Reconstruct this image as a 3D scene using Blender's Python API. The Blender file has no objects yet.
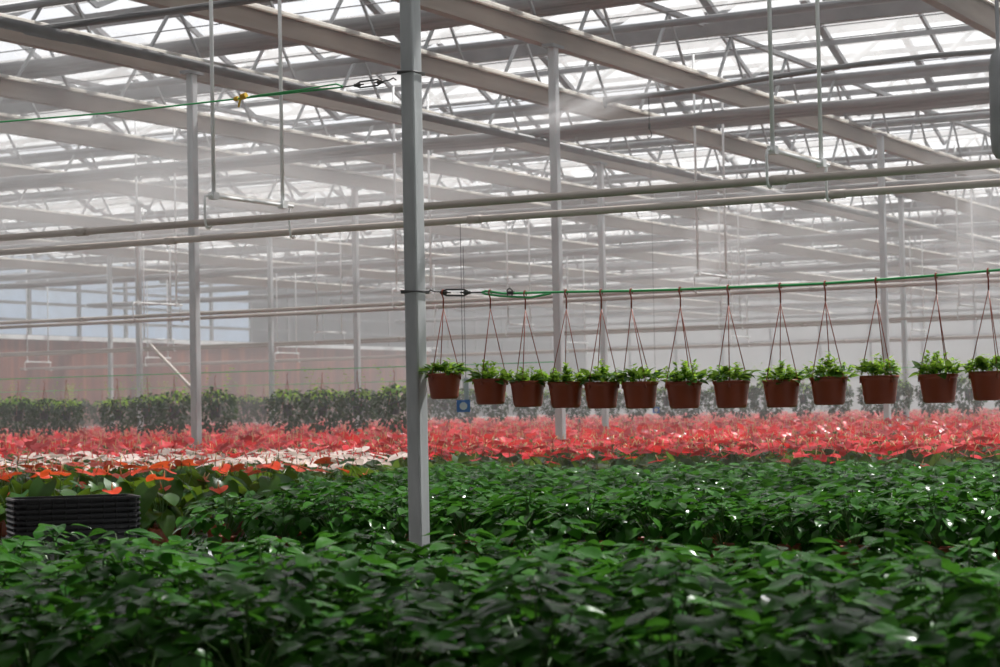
import bpy, math, random
import numpy as np
from mathutils import Vector, Matrix, Euler
random.seed(7)
sc = bpy.context.scene
COL = sc.collection
PI = math.pi
F = 2080.0
TH = math.radians(28.9)
EYE = 1.55
# ------------------------------------------------------------------ camera
cam_d = bpy.data.cameras.new('camera'); cam = bpy.data.objects.new('camera', cam_d); COL.objects.link(cam)
R = Matrix.Rotation(TH, 4, 'Z') @ Matrix.Rotation(math.radians(90 + 2.1), 4, 'X') @ Matrix.Rotation(math.radians(-1.09), 4, 'Z')
cam.matrix_world = Matrix.Translation((0, 0, EYE)) @ R
cam_d.sensor_width = 36; cam_d.lens = F / 1000 * 36; cam_d.clip_end = 400; cam_d.clip_start = .1
cam_d.dof.use_dof = True; cam_d.dof.focus_distance = 10.0; cam_d.dof.aperture_fstop = 6.3
sc.camera = cam
RI = R.to_3x3().inverted()
R3 = R.to_3x3()
def ray(px, py): return R3 @ Vector(((px - 500) / F, -(py - 333.5) / F, -1))
def on_u(px, py, u):
    d = ray(px, py); return Vector((0, 0, EYE)) + d * (u / d.y)
def at_z(px, py, Z): return Vector((0, 0, EYE)) + ray(px, py) * Z
def proj(p):
    c = RI @ (Vector(p) - Vector((0, 0, EYE)))
    if c.z > -.1: return (-9999, -9999, -1)
    return (500 + F * c.x / -c.z, 333.5 - F * c.y / -c.z, -c.z)
def P(u, v, z=0): return Vector((-v, u, z))
def inview(p, mx=60, my=80):
    x, y, z = proj(p); return z > 0 and -mx < x < 1000 + mx and y < 667 + my

# ------------------------------------------------------------------ materials
def mat(name): 
    m = bpy.data.materials.new(name); m.use_nodes = True; return m, m.node_tree.nodes, m.node_tree.links, m.node_tree.nodes['Principled BSDF']
def ramp(N, stops):
    r = N.new('ShaderNodeValToRGB'); e = r.color_ramp.elements
    while len(e) < len(stops): e.new(.5)
    for i, (p, c) in enumerate(stops): e[i].position = p; e[i].color = (*c, 1)
    return r
def pmat(name, c1, c2, rough=.5, metal=0, scale=8, coord='Object', stretch=None, bump=0, detail=4, spec=.5):
    m, N, L, b = mat(name)
    tc = N.new('ShaderNodeTexCoord'); n = N.new('ShaderNodeTexNoise'); n.inputs['Scale'].default_value = scale; n.inputs['Detail'].default_value = detail
    mp = N.new('ShaderNodeMapping')
    if stretch: mp.inputs['Scale'].default_value = stretch
    L.new(tc.outputs[coord], mp.inputs[0]); L.new(mp.outputs[0], n.inputs['Vector'])
    r = ramp(N, [(.3, c1), (.7, c2)]); L.new(n.outputs['Fac'], r.inputs[0]); L.new(r.outputs[0], b.inputs['Base Color'])
    b.inputs['Roughness'].default_value = rough; b.inputs['Metallic'].default_value = metal; b.inputs['Specular IOR Level'].default_value = spec
    if bump:
        bp = N.new('ShaderNodeBump'); bp.inputs['Strength'].default_value = bump; bp.inputs['Distance'].default_value = .01
        L.new(n.outputs['Fac'], bp.inputs['Height']); L.new(bp.outputs[0], b.inputs['Normal'])
    return m
def leafmat(name, cols, rough=.35, trans=.35, tcol=(.25, .45, .05), spec=.5):
    m, N, L, b = mat(name)
    g = N.new('ShaderNodeNewGeometry'); r = ramp(N, [(i / (len(cols) - 1), c) for i, c in enumerate(cols)])
    L.new(g.outputs['Random Per Island'], r.inputs[0])
    tc = N.new('ShaderNodeTexCoord'); n = N.new('ShaderNodeTexNoise'); n.inputs['Scale'].default_value = 25
    L.new(tc.outputs['Object'], n.inputs['Vector'])
    mx = N.new('ShaderNodeMix'); mx.data_type = 'RGBA'; mx.blend_type = 'MULTIPLY'; mx.inputs[0].default_value = .5
    r2 = ramp(N, [(.3, (.6, .6, .6)), (.7, (1, 1, 1))]); L.new(n.outputs['Fac'], r2.inputs[0])
    L.new(r.outputs[0], mx.inputs[6]); L.new(r2.outputs[0], mx.inputs[7])
    L.new(mx.outputs[2], b.inputs['Base Color']); b.inputs['Roughness'].default_value = rough; b.inputs['Specular IOR Level'].default_value = spec; b.inputs['IOR'].default_value = 1.27
    t = N.new('ShaderNodeBsdfTranslucent'); t.inputs[0].default_value = (*tcol, 1)
    ms = N.new('ShaderNodeMixShader'); ms.inputs[0].default_value = trans
    L.new(b.outputs[0], ms.inputs[1]); L.new(t.outputs[0], ms.inputs[2]); L.new(ms.outputs[0], N['Material Output'].inputs[0])
    return m
M = {}
M['galv'] = pmat('galvanised_steel', (.46, .48, .49), (.60, .62, .63), .5, .15, 14, stretch=(1, 1, .3), bump=.1)
M['galv_far'] = pmat('grey_steel', (.2, .205, .21), (.27, .275, .28), .5, .2, 5)
M['beam'] = pmat('weathered_beam', (.21, .165, .135), (.33, .27, .225), .6, .05, 1.5, stretch=(4, .4, 4))
M['strip'] = pmat('white_sealing_strip', (.68, .64, .60), (.82, .80, .77), .6, 0, 4)
M['alu'] = pmat('aluminium', (.17, .17, .175), (.26, .26, .265), .5, .2, 3)
M['pipe'] = pmat('heating_pipe_steel', (.40, .345, .31), (.54, .475, .43), .55, 0, 2, stretch=(.3, 4, 4), spec=.25)
M['dark_pipe'] = pmat('dark_pipe_steel', (.14, .14, .145), (.2, .2, .2), .5, .2, 3)
M['screen'] = pmat('folded_screen_cloth', (.20, .19, .19), (.32, .31, .31), .8, 0, 30, stretch=(.05, 1, 1), bump=.3)
M['white_paint'] = pmat('white_painted_steel', (.74, .75, .75), (.84, .85, .85), .4, 0, 6)
M['green_cable'] = pmat('green_cable_sheath', (.06, .48, .15), (.09, .6, .2), .4, 0, 20)
M['steel_dark'] = pmat('dark_steel_fitting', (.07, .07, .07), (.15, .145, .14), .4, .6, 20)
M['yellow'] = pmat('yellow_tape', (.75, .42, .03), (.85, .55, .06), .5, 0, 20)
M['terracotta'] = pmat('terracotta_plastic', (.27, .052, .02), (.34, .072, .03), .38, 0, 7, bump=.05)
M['hanger'] = pmat('brown_hanger_plastic', (.30, .075, .045), (.38, .10, .06), .4, 0, 10)
M['soil'] = pmat('potting_soil', (.03, .02, .012), (.07, .045, .03), .95, 0, 60, bump=.5)
M['black_plastic'] = pmat('black_plastic', (.012, .012, .014), (.022, .022, .025), .35, 0, 12)
M['concrete'] = pmat('concrete', (.10, .10, .095), (.17, .165, .155), .85, 0, 2, bump=.1)
M['bench'] = pmat('bench_metal', (.5, .52, .54), (.62, .64, .66), .45, .3, 5)
M['blue'] = pmat('blue_plastic', (.04, .16, .5), (.06, .2, .58), .45, 0, 8)
M['white_plastic'] = pmat('white_plastic', (.6, .64, .7), (.72, .75, .8), .45, 0, 8)
M['stem'] = pmat('green_stem', (.05, .12, .02), (.09, .18, .04), .5, 0, 20)
M['leaf_g'] = leafmat('glossy_green_leaf', [(.02, .085, .012), (.03, .12, .014), (.055, .18, .024), (.024, .095, .016)], .19, .2, (.10, .32, .03), .3)
M['leaf_a'] = leafmat('heart_leaf', [(.015, .065, .012), (.03, .10, .02), (.06, .13, .025), (.02, .075, .02)], .25, .2, (.22, .36, .03), .4)
M['leaf_y'] = leafmat('yellow_green_leaf', [(.10, .24, .03), (.16, .34, .04), (.22, .40, .06)], .45, .45, (.5, .75, .08), .3)
M['leaf_b'] = leafmat('basket_leaf', [(.02, .07, .015), (.035, .11, .02), (.06, .16, .03)], .4, .3, (.25, .42, .05), .4)
M['leaf_bd'] = leafmat('dark_basket_leaf', [(.008, .03, .008), (.014, .045, .01), (.025, .07, .015)], .4, .15, (.12, .22, .03), .3)
M['spathe_red'] = leafmat('red_spathe', [(.35, .008, .014), (.62, .015, .02), (.75, .03, .04), (.8, .1, .11)], .3, .28, (.9, .04, .04), .5)
M['spathe_orange'] = leafmat('orange_red_spathe', [(.7, .05, .015), (.8, .08, .03)], .35, .3, (.9, .12, .03), .5)
M['spathe_pink'] = leafmat('pale_pink_spathe', [(.86, .52, .48), (.82, .28, .30), (.92, .80, .74), (.88, .60, .56), (.8, .2, .22)], .4, .35, (.95, .75, .68), .4)
M['spadix'] = pmat('yellow_spadix', (.75, .5, .2), (.85, .65, .35), .5, 0, 60)
M['pink_spadix'] = pmat('red_spadix', (.6, .08, .08), (.75, .15, .12), .5, 0, 60)

def roof_glass(name, tr, c, seed=0):
    m, N, L, b = mat(name); N.remove(b)
    t = N.new('ShaderNodeBsdfTransparent'); t.inputs[0].default_value = (.93, .95, .96, 1)
    d = N.new('ShaderNodeBsdfTranslucent'); d.inputs[0].default_value = (*c, 1)
    ms = N.new('ShaderNodeMixShader')
    tc = N.new('ShaderNodeTexCoord'); n = N.new('ShaderNodeTexNoise'); n.inputs['Scale'].default_value = 1.2; n.inputs['Detail'].default_value = 5
    r = N.new('ShaderNodeMapRange'); r.inputs[3].default_value = 1 - tr - .15; r.inputs[4].default_value = 1 - tr + .15
    L.new(tc.outputs['Object'], n.inputs['Vector']); L.new(n.outputs['Fac'], r.inputs[0]); L.new(r.outputs[0], ms.inputs[0])
    L.new(t.outputs[0], ms.inputs[1]); L.new(d.outputs[0], ms.inputs[2]); L.new(ms.outputs[0], N['Material Output'].inputs[0])
    return m
M['glass'] = roof_glass('milky_roof_glazing', .74, (.9, .9, .9))
M['edge'] = roof_glass('milky_edge_film', .16, (.95, .93, .9))
M['wallglass'] = roof_glass('clear_wall_glazing', .85, (.8, .84, .88))
M['film'] = roof_glass('milky_wall_film', .17, (.3, .3, .305))
def padmat():
    m, N, L, b = mat('brown_cooling_pad')
    tc = N.new('ShaderNodeTexCoord'); mp = N.new('ShaderNodeMapping'); mp.inputs['Scale'].default_value = (1, 3.0, .15)
    n = N.new('ShaderNodeTexNoise'); n.inputs['Scale'].default_value = 1; n.inputs['Detail'].default_value = 4
    L.new(tc.outputs['Object'], mp.inputs[0]); L.new(mp.outputs[0], n.inputs['Vector'])
    r = ramp(N, [(.25, (.10, .022, .007)), (.55, (.19, .04, .012)), (.78, (.42, .12, .035))]); L.new(n.outputs['Fac'], r.inputs[0]); L.new(r.outputs[0], b.inputs['Base Color'])
    b.inputs['Roughness'].default_value = .85
    return m
M['pad'] = padmat()
def volmat(name, dens, color=(1, 1, 1), aniso=.3, noise=None, soft=False, wz=(.15, .5)):
    m, N, L, b = mat(name); N.remove(b)
    v = N.new('ShaderNodeVolumeScatter'); v.inputs['Color'].default_value = (*color, 1); v.inputs['Density'].default_value = dens; v.inputs['Anisotropy'].default_value = aniso
    if soft:
        tc = N.new('ShaderNodeTexCoord'); gr = N.new('ShaderNodeTexGradient'); gr.gradient_type = 'SPHERICAL'
        L.new(tc.outputs['Object'], gr.inputs[0])
        n = N.new('ShaderNodeTexNoise'); n.inputs['Scale'].default_value = noise or 2.5; n.inputs['Detail'].default_value = 3
        L.new(tc.outputs['Object'], n.inputs['Vector'])
        r = N.new('ShaderNodeMapRange'); r.inputs[1].default_value = .35; r.inputs[2].default_value = .65
        L.new(n.outputs['Fac'], r.inputs[0])
        a = N.new('ShaderNodeMath'); a.operation = 'MULTIPLY'; L.new(gr.outputs['Fac'], a.inputs[0]); L.new(r.outputs[0], a.inputs[1])
        c = N.new('ShaderNodeMath'); c.operation = 'MULTIPLY'; L.new(a.outputs[0], c.inputs[0]); c.inputs[1].default_value = dens
        L.new(c.outputs[0], v.inputs['Density'])
    L.new(v.outputs[0], N['Material Output'].inputs['Volume'])
    return m

# ------------------------------------------------------------------ mesh helpers
class MB:
    def __init__(s): s.v = []; s.f = []; s.mi = []; s.cur = 0
    def add(s, vs, fs, T=None):
        o = len(s.v)
        s.v += [tuple(T @ Vector(p)) if T is not None else tuple(p) for p in vs]
        s.f += [tuple(i + o for i in f) for f in fs]; s.mi += [s.cur] * len(fs)
        return s
    def box(s, c, d, T=None):
        x, y, z = d[0] / 2, d[1] / 2, d[2] / 2
        vs = [(c[0] + a * x, c[1] + b * y, c[2] + e * z) for a in (-1, 1) for b in (-1, 1) for e in (-1, 1)]
        return s.add(vs, [(0, 1, 3, 2), (4, 6, 7, 5), (0, 4, 5, 1), (2, 3, 7, 6), (0, 2, 6, 4), (1, 5, 7, 3)], T)
    def beam(s, a, b, w, h, up=Vector((0, 0, 1))):
        a = Vector(a); b = Vector(b); d = (b - a); l = d.length; d.normalize()
        x = d.cross(up)
        if x.length < 1e-4: x = Vector((1, 0, 0))
        x.normalize(); z = x.cross(d)
        T = Matrix.Translation((a + b) / 2) @ Matrix((x, d, z)).transposed().to_4x4()
        return s.box((0, 0, 0), (w, l, h), T)
    def tube(s, pts, r, n=8, caps=True, radii=None):
        pts = [Vector(p) for p in pts]; vs = []; fs = []
        ref = None
        for i, p in enumerate(pts):
            d = (pts[min(i + 1, len(pts) - 1)] - pts[max(i - 1, 0)]).normalized()
            if ref is None: ref = Vector((0, 0, 1)) if abs(d.z) < .9 else Vector((1, 0, 0))
            x = d.cross(ref).normalized(); y = x.cross(d).normalized(); ref = y
            rr = radii[i] if radii else r
            vs += [p + (x * math.cos(2 * PI * k / n) + y * math.sin(2 * PI * k / n)) * rr for k in range(n)]
        for i in range(len(pts) - 1):
            for k in range(n):
                fs.append((i * n + k, i * n + (k + 1) % n, (i + 1) * n + (k + 1) % n, (i + 1) * n + k))
        if caps: fs.append(tuple(range(n))[::-1]); fs.append(tuple((len(pts) - 1) * n + k for k in range(n)))
        return s.add(vs, fs)
    def lathe(s, prof, n=24, c=(0, 0, 0), sq=0):
        vs = []; fs = []
        for r, z in prof:
            for k in range(n):
                a = 2 * PI * k / n
                vs.append((c[0] + r * math.cos(a), c[1] + r * math.sin(a), c[2] + z))
        for i in range(len(prof) - 1):
            for k in range(n): fs.append((i * n + k, i * n + (k + 1) % n, (i + 1) * n + (k + 1) % n, (i + 1) * n + k))
        return s.add(vs, fs)
    def disc(s, r, z, n=24, c=(0, 0, 0), bump=0):
        vs = [(c[0], c[1], c[2] + z + bump)] + [(c[0] + r * math.cos(2 * PI * k / n), c[1] + r * math.sin(2 * PI * k / n), c[2] + z) for k in range(n)]
        return s.add(vs, [(0, 1 + k, 1 + (k + 1) % n) for k in range(n)])
    def mesh(s, name, mats, smooth=False):
        me = bpy.data.meshes.new(name); me.from_pydata(s.v, [], s.f)
        if not isinstance(mats, (list, tuple)): mats = [mats]
        for m in mats: me.materials.append(m)
        if len(mats) > 1: me.polygons.foreach_set('material_index', s.mi)
        if smooth: me.polygons.foreach_set('use_smooth', [True] * len(me.polygons))
        me.update(); return me
    def obj(s, name, mats, parent=None, smooth=False, loc=None):
        o = bpy.data.objects.new(name, s.mesh(name, mats, smooth)); COL.objects.link(o)
        if parent: o.parent = parent
        if loc is not None: o.location = loc
        return o
def tag(o, label, cat, group=None, kind=None):
    o['label'] = label; o['category'] = cat
    if group: o['group'] = group
    if kind: o['kind'] = kind
    return o
def empty(name, loc=(0, 0, 0), rz=0, **k):
    o = bpy.data.objects.new(name, None); COL.objects.link(o); o.location = loc; o.rotation_euler = (0, 0, rz); o.empty_display_size = .1
    if k: tag(o, **k)
    return o
def inst(me, name, parent=None, loc=(0, 0, 0), rz=0, s=1):
    o = bpy.data.objects.new(name, me); COL.objects.link(o)
    if parent: o.parent = parent
    o.location = loc; o.rotation_euler = (0, 0, rz); o.scale = (s, s, s); return o
def copy_tree(o, parent=None):
    c = o.copy(); COL.objects.link(c); c.parent = parent
    for ch in list(o.children): copy_tree(ch, c)
    return c
def ordn(i): return ['first', 'second', 'third', 'fourth', 'fifth', 'sixth', 'seventh', 'eighth', 'ninth', 'tenth', 'eleventh', 'twelfth', 'thirteenth', 'fourteenth', 'fifteenth', 'sixteenth', 'seventeenth', 'eighteenth', 'nineteenth', 'twentieth'][i] if i < 20 else '%dth' % (i + 1) if (i + 1) % 10 not in (1, 2, 3) else '%d%s' % (i + 1, {1: 'st', 2: 'nd', 3: 'rd'}[(i + 1) % 10])

# leaves
def leaf(L, W, nx=6, ny=4, droop=.3, fold=.25, heart=False, wav=0., rnd=random):
    vs = []; fs = []
    ph = rnd.uniform(0, 6)
    for i in range(nx + 1):
        t = i / nx
        if heart:
            w = math.sin(PI * min(1, (t * .93 + .07)) ** .62) ** .8 if t < 1 else 0
            w = max(w, 0) * W / 2
        else:
            w = (math.sin(PI * t ** .75) ** .85 if 0 < t < 1 else 0) * W / 2
            if t > .8: w *= .82 
        for j in range(ny + 1):
            q = j / ny * 2 - 1
            x = L * t
            if heart: x -= (abs(q) ** 1.3) * L * .22 * (1 - t) ** 2
            z = -droop * L * t * t + fold * abs(q) * w + wav * math.sin(7 * t + ph + q * 2) * L
            vs.append((x, q * w, z))
    for i in range(nx):
        for j in range(ny):
            a = i * (ny + 1) + j; fs.append((a, a + ny + 1, a + ny + 2, a + 1))
    return vs, fs
def LT(p, az, pitch, roll=0):
    return Matrix.Translation(p) @ Matrix.Rotation(az, 4, 'Z') @ Matrix.Rotation(pitch, 4, 'Y') @ Matrix.Rotation(roll, 4, 'X')

# ------------------------------------------------------------------ setting
UMIN, UMAX, VMIN, VMAX = -6.0, 79.0, -9.0, 39.5
GUT, RID, PER = 5.75, 6.75, 4.2
u0 = 8.3 + .0
# floor
b = MB(); b.box((-(VMIN + VMAX) / 2, (UMIN + UMAX) / 2, -.1), (VMAX - VMIN, UMAX - UMIN, .2)); fl = b.obj('floor', M['concrete']); fl['kind'] = 'structure'
# roof glazing: gables whose ridges run across the view
guts = [u0 + PER * k for k in range(-3, 18)]
guts = [g for g in guts if UMIN <= g <= UMAX]
roof = MB(); bars = MB(); ridge = MB()
X0, X1 = -VMAX, -VMIN
for g in guts[:-1]:
    m_ = g + PER / 2
    for (ya, za, yb, zb) in ((g, GUT + .1, m_, RID), (m_, RID, g + PER, GUT + .1)):
        roof.add([(X0, ya, za), (X1, ya, za), (X1, yb, zb), (X0, yb, zb)], [(0, 1, 2, 3)])
        x = X0
        k = 0
        while x < X1:
            wd = .09 if k % 3 == 0 else .035
            bars.beam((x, ya, za - .05), (x, yb, zb - .05), wd, .06)
            x += 1.28; k += 1
        for q in (.36, .7):                                          # purlins along the slope
            yy, zz = ya + (yb - ya) * q, za + (zb - za) * q - .1
            bars.box(((X0 + X1) / 2, yy, zz), (X1 - X0, .045, .06))
    ridge.box(((X0 + X1) / 2, m_, RID - .04), (X1 - X0, .12, .12))
ro = roof.obj('ceiling', M['glass']); ro['kind'] = 'structure'
o = bars.obj('glazing_bar', M['alu'], ro); o['kind'] = 'stuff'
ridge.obj('ridge_beam', M['alu'], ro)['kind'] = 'stuff'
# walls
def wall_v(name, x, base, padtop):
    r = MB(); r.box((x, (UMIN + UMAX) / 2, base / 2), (.12, UMAX - UMIN, base)); w = r.obj(name, M['white_paint']); w['kind'] = 'structure'
    if padtop:
        p = MB(); p.box((x + .02, (UMIN + 66) / 2, (base + padtop) / 2), (.18, 66 - UMIN, padtop - base)); p.obj('cooling_pad', M['pad'], w)['label'] = 'brown corrugated cooling pad band'
        lp = MB(); lp.box((x + .05, (UMIN + 66) / 2, padtop + .06), (.25, 66 - UMIN, .12)); lp.obj('pad_channel', M['white_paint'], w)
    t = padtop or base
    if padtop:
        g = MB(); g.box((x, (UMIN + 55) / 2, (t + 6.6) / 2), (.02, 55 - UMIN, 6.6 - t)); g.obj('window_glass', M['wallglass'], w)
        g = MB(); g.box((x, (55 + UMAX) / 2, (t + 6.6) / 2), (.02, UMAX - 55, 6.6 - t)); g.box((x, (66 + UMAX) / 2, (t + base) / 2), (.02, UMAX - 66, t - base)); g.obj('wall_film', M['film'], w)
    else:
        g = MB(); g.box((x, (UMIN + UMAX) / 2, (t + 6.6) / 2), (.02, UMAX - UMIN, 6.6 - t)); g.obj('window_glass', M['film'], w)
    f = MB(); y = UMIN
    while y < UMAX: f.box((x, y, (t + 6.6) / 2), (.08, .1, 6.6 - t)); y += 2.1
    for z in (t + .1, t + .55, (t + 6.2) / 2 - .2, 5.2, 6.2): f.box((x, (UMIN + UMAX) / 2, z), (.07, UMAX - UMIN, .08))
    f.obj('window_frame', M['galv_far'], w)
    return w
wall_v('wall_left', -VMAX, 1.3, 3.75)
wall_v('wall_right', -VMIN, .8, None)
def wall_u(name, y):
    r = MB(); r.box(((X0 + X1) / 2, y, .5), (X1 - X0, .12, 1.0)); w = r.obj(name, M['white_paint']); w['kind'] = 'structure'
    g = MB(); g.box(((X0 + X1) / 2, y, 3.8), (X1 - X0, .02, 5.6)); g.obj('window_glass', M['film'], w)
    f = MB(); x = X0
    while x < X1: f.box((x, y, 3.8), (.1, .08, 5.6)); x += 2.1
    for z in (1.1, 2.6, 4.1, 5.4): f.box(((X0 + X1) / 2, y, z), (X1 - X0, .07, .08))
    f.obj('window_frame', M['galv_far'], w)
wall_u('wall_back', UMAX)
w = MB(); w.box(((X0 + X1) / 2, UMIN, 3.3), (X1 - X0, .12, 6.6)); wf = w.obj('wall_front', M['screen']); wf['kind'] = 'structure'
w = MB(); y = -5.6  # unseen slatted screen, added to darken the near bed and break up sunlight
while y < 7.4: w.box(((X0 + X1) / 2, y, 5.2), (X1 - X0 - .6, .3, .012)); y += .42
w = w.obj('added_shade_slats', M['screen']); tag(w, 'unseen grey slats added above the near green bed to dim its light', 'shade screen')
# pale ground outside
b = MB(); b.box((0, 40, -.35), (400, 400, .3)); g = b.obj('ground', pmat('outdoor_ground', (.25, .24, .2), (.34, .33, .28), .9, 0, .2)); g['kind'] = 'structure'

# ------------------------------------------------------------------ posts
def post(v, u, a, bb, label, h=4.93):
    r = empty('support_post', P(u, v, 0)); tag(r, label, 'post', 'steel support posts')
    m = MB()
    t = .006; c = .012
    # rounded square tube
    prof = []
    for sx, sy in ((1, 1), (-1, 1), (-1, -1), (1, -1)):
        for q in (0, .5, 1):
            an = math.atan2(sy, sx) - PI / 4 + q * PI / 2
            prof.append((sx * (a / 2 - c) + c * math.cos(an), sy * (bb / 2 - c) + c * math.sin(an)))
    n = len(prof); vs = [(x, y, 0) for x, y in prof] + [(x, y, h) for x, y in prof]
    m.add(vs, [(i, (i + 1) % n, n + (i + 1) % n, n + i) for i in range(n)] + [tuple(range(n))[::-1], tuple(range(n, 2 * n))])
    m.obj('shaft', M['galv'], r)
    p = MB(); p.box((0, 0, .01), (a + .12, bb + .12, .02)); p.obj('base_plate', M['galv'], r)
    p = MB(); p.box((0, 0, h - .02), (a + .04, bb + .14, .03)); p.obj('top_plate', M['galv_far'], r)
    return r
pA = on_u(415, 292, 8.3); vA = -pA.x
post(vA, 8.3, .070, .090, 'thick grey galvanised post in front, with hanging pots cable tied to it')
PS = [(196, 20.3, 'grey post standing in red flowers beside the left pipe hanger'), (560, 19.2, 'grey post behind the fourth hanging pot from the thick post'),
      (887, 26, 'slim grey post behind the eleventh hanging pot, left one of a pair'), (605, 28.5, 'slim hazy post behind the fifth hanging pot'), (358, 31, 'hazy post just behind a far basket, left of the thick post'),
      (140, 33, 'hazy post left of the post standing in red flowers'), (906, 34, 'thin post right of its twin, behind eleventh and twelfth hanging pots'),
      (111, 43, 'thinnest post in front of the brown pad wall'), (272, 39, 'thin hazy post between two far hanging baskets')]
posts = []
for x, Z, lb in PS:
    p = at_z(x, 400, Z); post(-p.x, p.y, .075, .09, lb); posts.append((-p.x, p.y))

# ------------------------------------------------------------------ roof beams (run away to the right)
HB = 4.9
for i, (v, lb) in enumerate([(5.15, 'big pale brown roof beam at the top right corner'), (8.9, 'pale roof beam with bright edge starting above the thick post'), (10.65, 'long pale roof beam passing behind top of thick post'), (12.75, 'pale roof beam carried by the post in red flowers'),
                      (15.0, 'hazy roof beam left of the thick post, third down'), (16.9, 'hazy roof beam below the third one at left'), (20.2, 'faint roof beam low in the mist at left'), (24.2, 'very faint roof beam in far mist'), (28.2, 'barely visible far roof beam near the side wall'), (32, 'last roof beam before the brown pad wall')]):
    r = empty('roof_beam', P(8.3, v, HB if i else HB + .02)); tag(r, lb, 'roof beam', 'roof beams under the glass')
    y0, y1 = (4 if i < 4 else 8) - 8.3, UMAX - 8.3 - .2
    m = MB(); m.box((0, (y0 + y1) / 2, .125 if i else .095), (.05, y1 - y0, .18 if i else .24)); m.box((0, (y0 + y1) / 2, .04 if i else -.02), (.10, y1 - y0, .02)); m.box((0, (y0 + y1) / 2, .215), (.12, y1 - y0, .02)); m.obj('girder', M['beam'], r)
    m = MB(); m.box((.05, (y0 + y1) / 2, .236), (.10, y1 - y0, .012)); m.box((.10, (y0 + y1) / 2, .222), (.006, y1 - y0, .03)); m.obj('edge_strip', M['edge'], r)
    m = MB(); m.box((0, (y0 + y1) / 2, .80), (.06, y1 - y0, .05)); m.obj('upper_chord', M['alu'], r)
    m = MB(); y = y0 + .2; k = 0
    while y < min(y1, 45) - 1:
        m.beam((0, y, .24), (0, y + .42, .78), .028, .028); m.beam((0, y + .42, .78), (0, y + .84, .24), .024, .024)
        y += 1.7
    m.obj('lattice', M['galv_far'], r)
# gutters and folded screens (run across)
for i, g in enumerate(guts[2:]):
    m = MB(); m.add([(X0, -.11, .12), (X0, -.06, 0), (X0, .06, 0), (X0, .11, .12), (X1, -.11, .12), (X1, -.06, 0), (X1, .06, 0), (X1, .11, .12)], [(0, 4, 5, 1), (1, 5, 6, 2), (2, 6, 7, 3), (0, 1, 2, 3), (4, 7, 6, 5), (0, 3, 7, 4)])
    o = m.obj('rain_gutter', M['alu'], loc=(0, g, GUT - .17)); tag(o, 'grey metal gutter across the roof, %s row from the front' % ordn(i), 'gutter', 'rain gutters')
    # crinkled cloth bundle
    rnd = random.Random(i); m = MB(); pts = []; rad = []
    x = -min(VMAX, g * 1.05 + 6) + .3
    xe = -max(VMIN, g * .2 - 3)
    while x < xe:
        pts.append((x, rnd.uniform(-.012, .012), rnd.uniform(-.008, .008))); rad.append((.05 if i % 2 == 0 and i > 2 else .075) + rnd.uniform(-.006, .006)); x += .7
    if len(pts) > 3:
        m.tube(pts, .1, 8, radii=rad)
        for du in (.13, -.13, .25): m.tube([(p[0], p[1] + du, p[2] + .02 * math.sin(du * 30)) for p in pts], .05, 8, radii=[q * .9 for q in rad])
        o = m.obj('shade_screen', M['screen'], smooth=True, loc=(0, g + .55, 5.35 if i % 2 or i < 3 else 4.76)); tag(o, 'grey shade cloth folded along the %s gutter row' % ordn(i), 'shade screen', 'folded shade screens')
# thin support wires across
n = 0
for i, g in enumerate(guts[2:13]):
    for d in (1.2, 2.0, 2.8, 3.5):
        m = MB(); m.tube([(-min(VMAX, g * 1.05 + 8), 0, 0), (-max(VMIN, g * .2 - 3), 0, 0)], .006 if d != 2.0 else .038, 8)
        o = m.obj('screen_wire', M['alu'], loc=(0, g + d, 5.28 if d != 2.0 else 5.33)); tag(o, 'thin %s stretched under the roof glass, %s bay' % ('steel tube' if d == 2.0 else 'wire', ordn(i)), 'wire', 'screen wires'); n += 1

# dark irrigation mains
m = MB(); m.tube([on_u(-40, 13, 9.9 + .1), on_u(0, 22, 10.2), on_u(397, 112, 14.6), on_u(420, 117, 14.9), on_u(713, 183, 23.2)], .055, 10)
# run it truly straight along the house
p0 = on_u(-30, 15.2, 12.0)
m = MB(); m.tube([(p0.x, 8, p0.z), (p0.x, 60, p0.z)], .045, 10); o = m.obj('water_main', M['dark_pipe'], smooth=True); tag(o, 'long dark pipe running diagonally under roof behind the thick post', 'pipe')
pj = on_u(25, 31, 13.2)
m = MB(); m.tube([(p0.x, 13.2, p0.z - .02), (pj.x, 13.2, pj.z), (pj.x + 6, 13.2, pj.z)], .03, 8); o = m.obj('branch_pipe', M['dark_pipe'], smooth=True); tag(o, 'dark pipe branching off at the top left', 'pipe')
hp = [on_u(x, y, 15.5) for x, y in ((605, 101), (650, 95.5), (700, 89), (780, 76), (862, 64), (930, 56), (1060, 45))]
m = MB(); m.tube(hp, .022, 8); o = m.obj('mist_hose', M['dark_pipe'], smooth=True); tag(o, 'dark misting hose under roof ending in a nozzle spraying mist', 'hose')
nz = MB(); nz.lathe([(.004, -.06), (.012, -.05), (.02, -.02), (.02, .03)], 10, (hp[0].x, hp[0].y, hp[0].z)); nz.obj('nozzle', M['steel_dark'], o, smooth=True)

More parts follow.
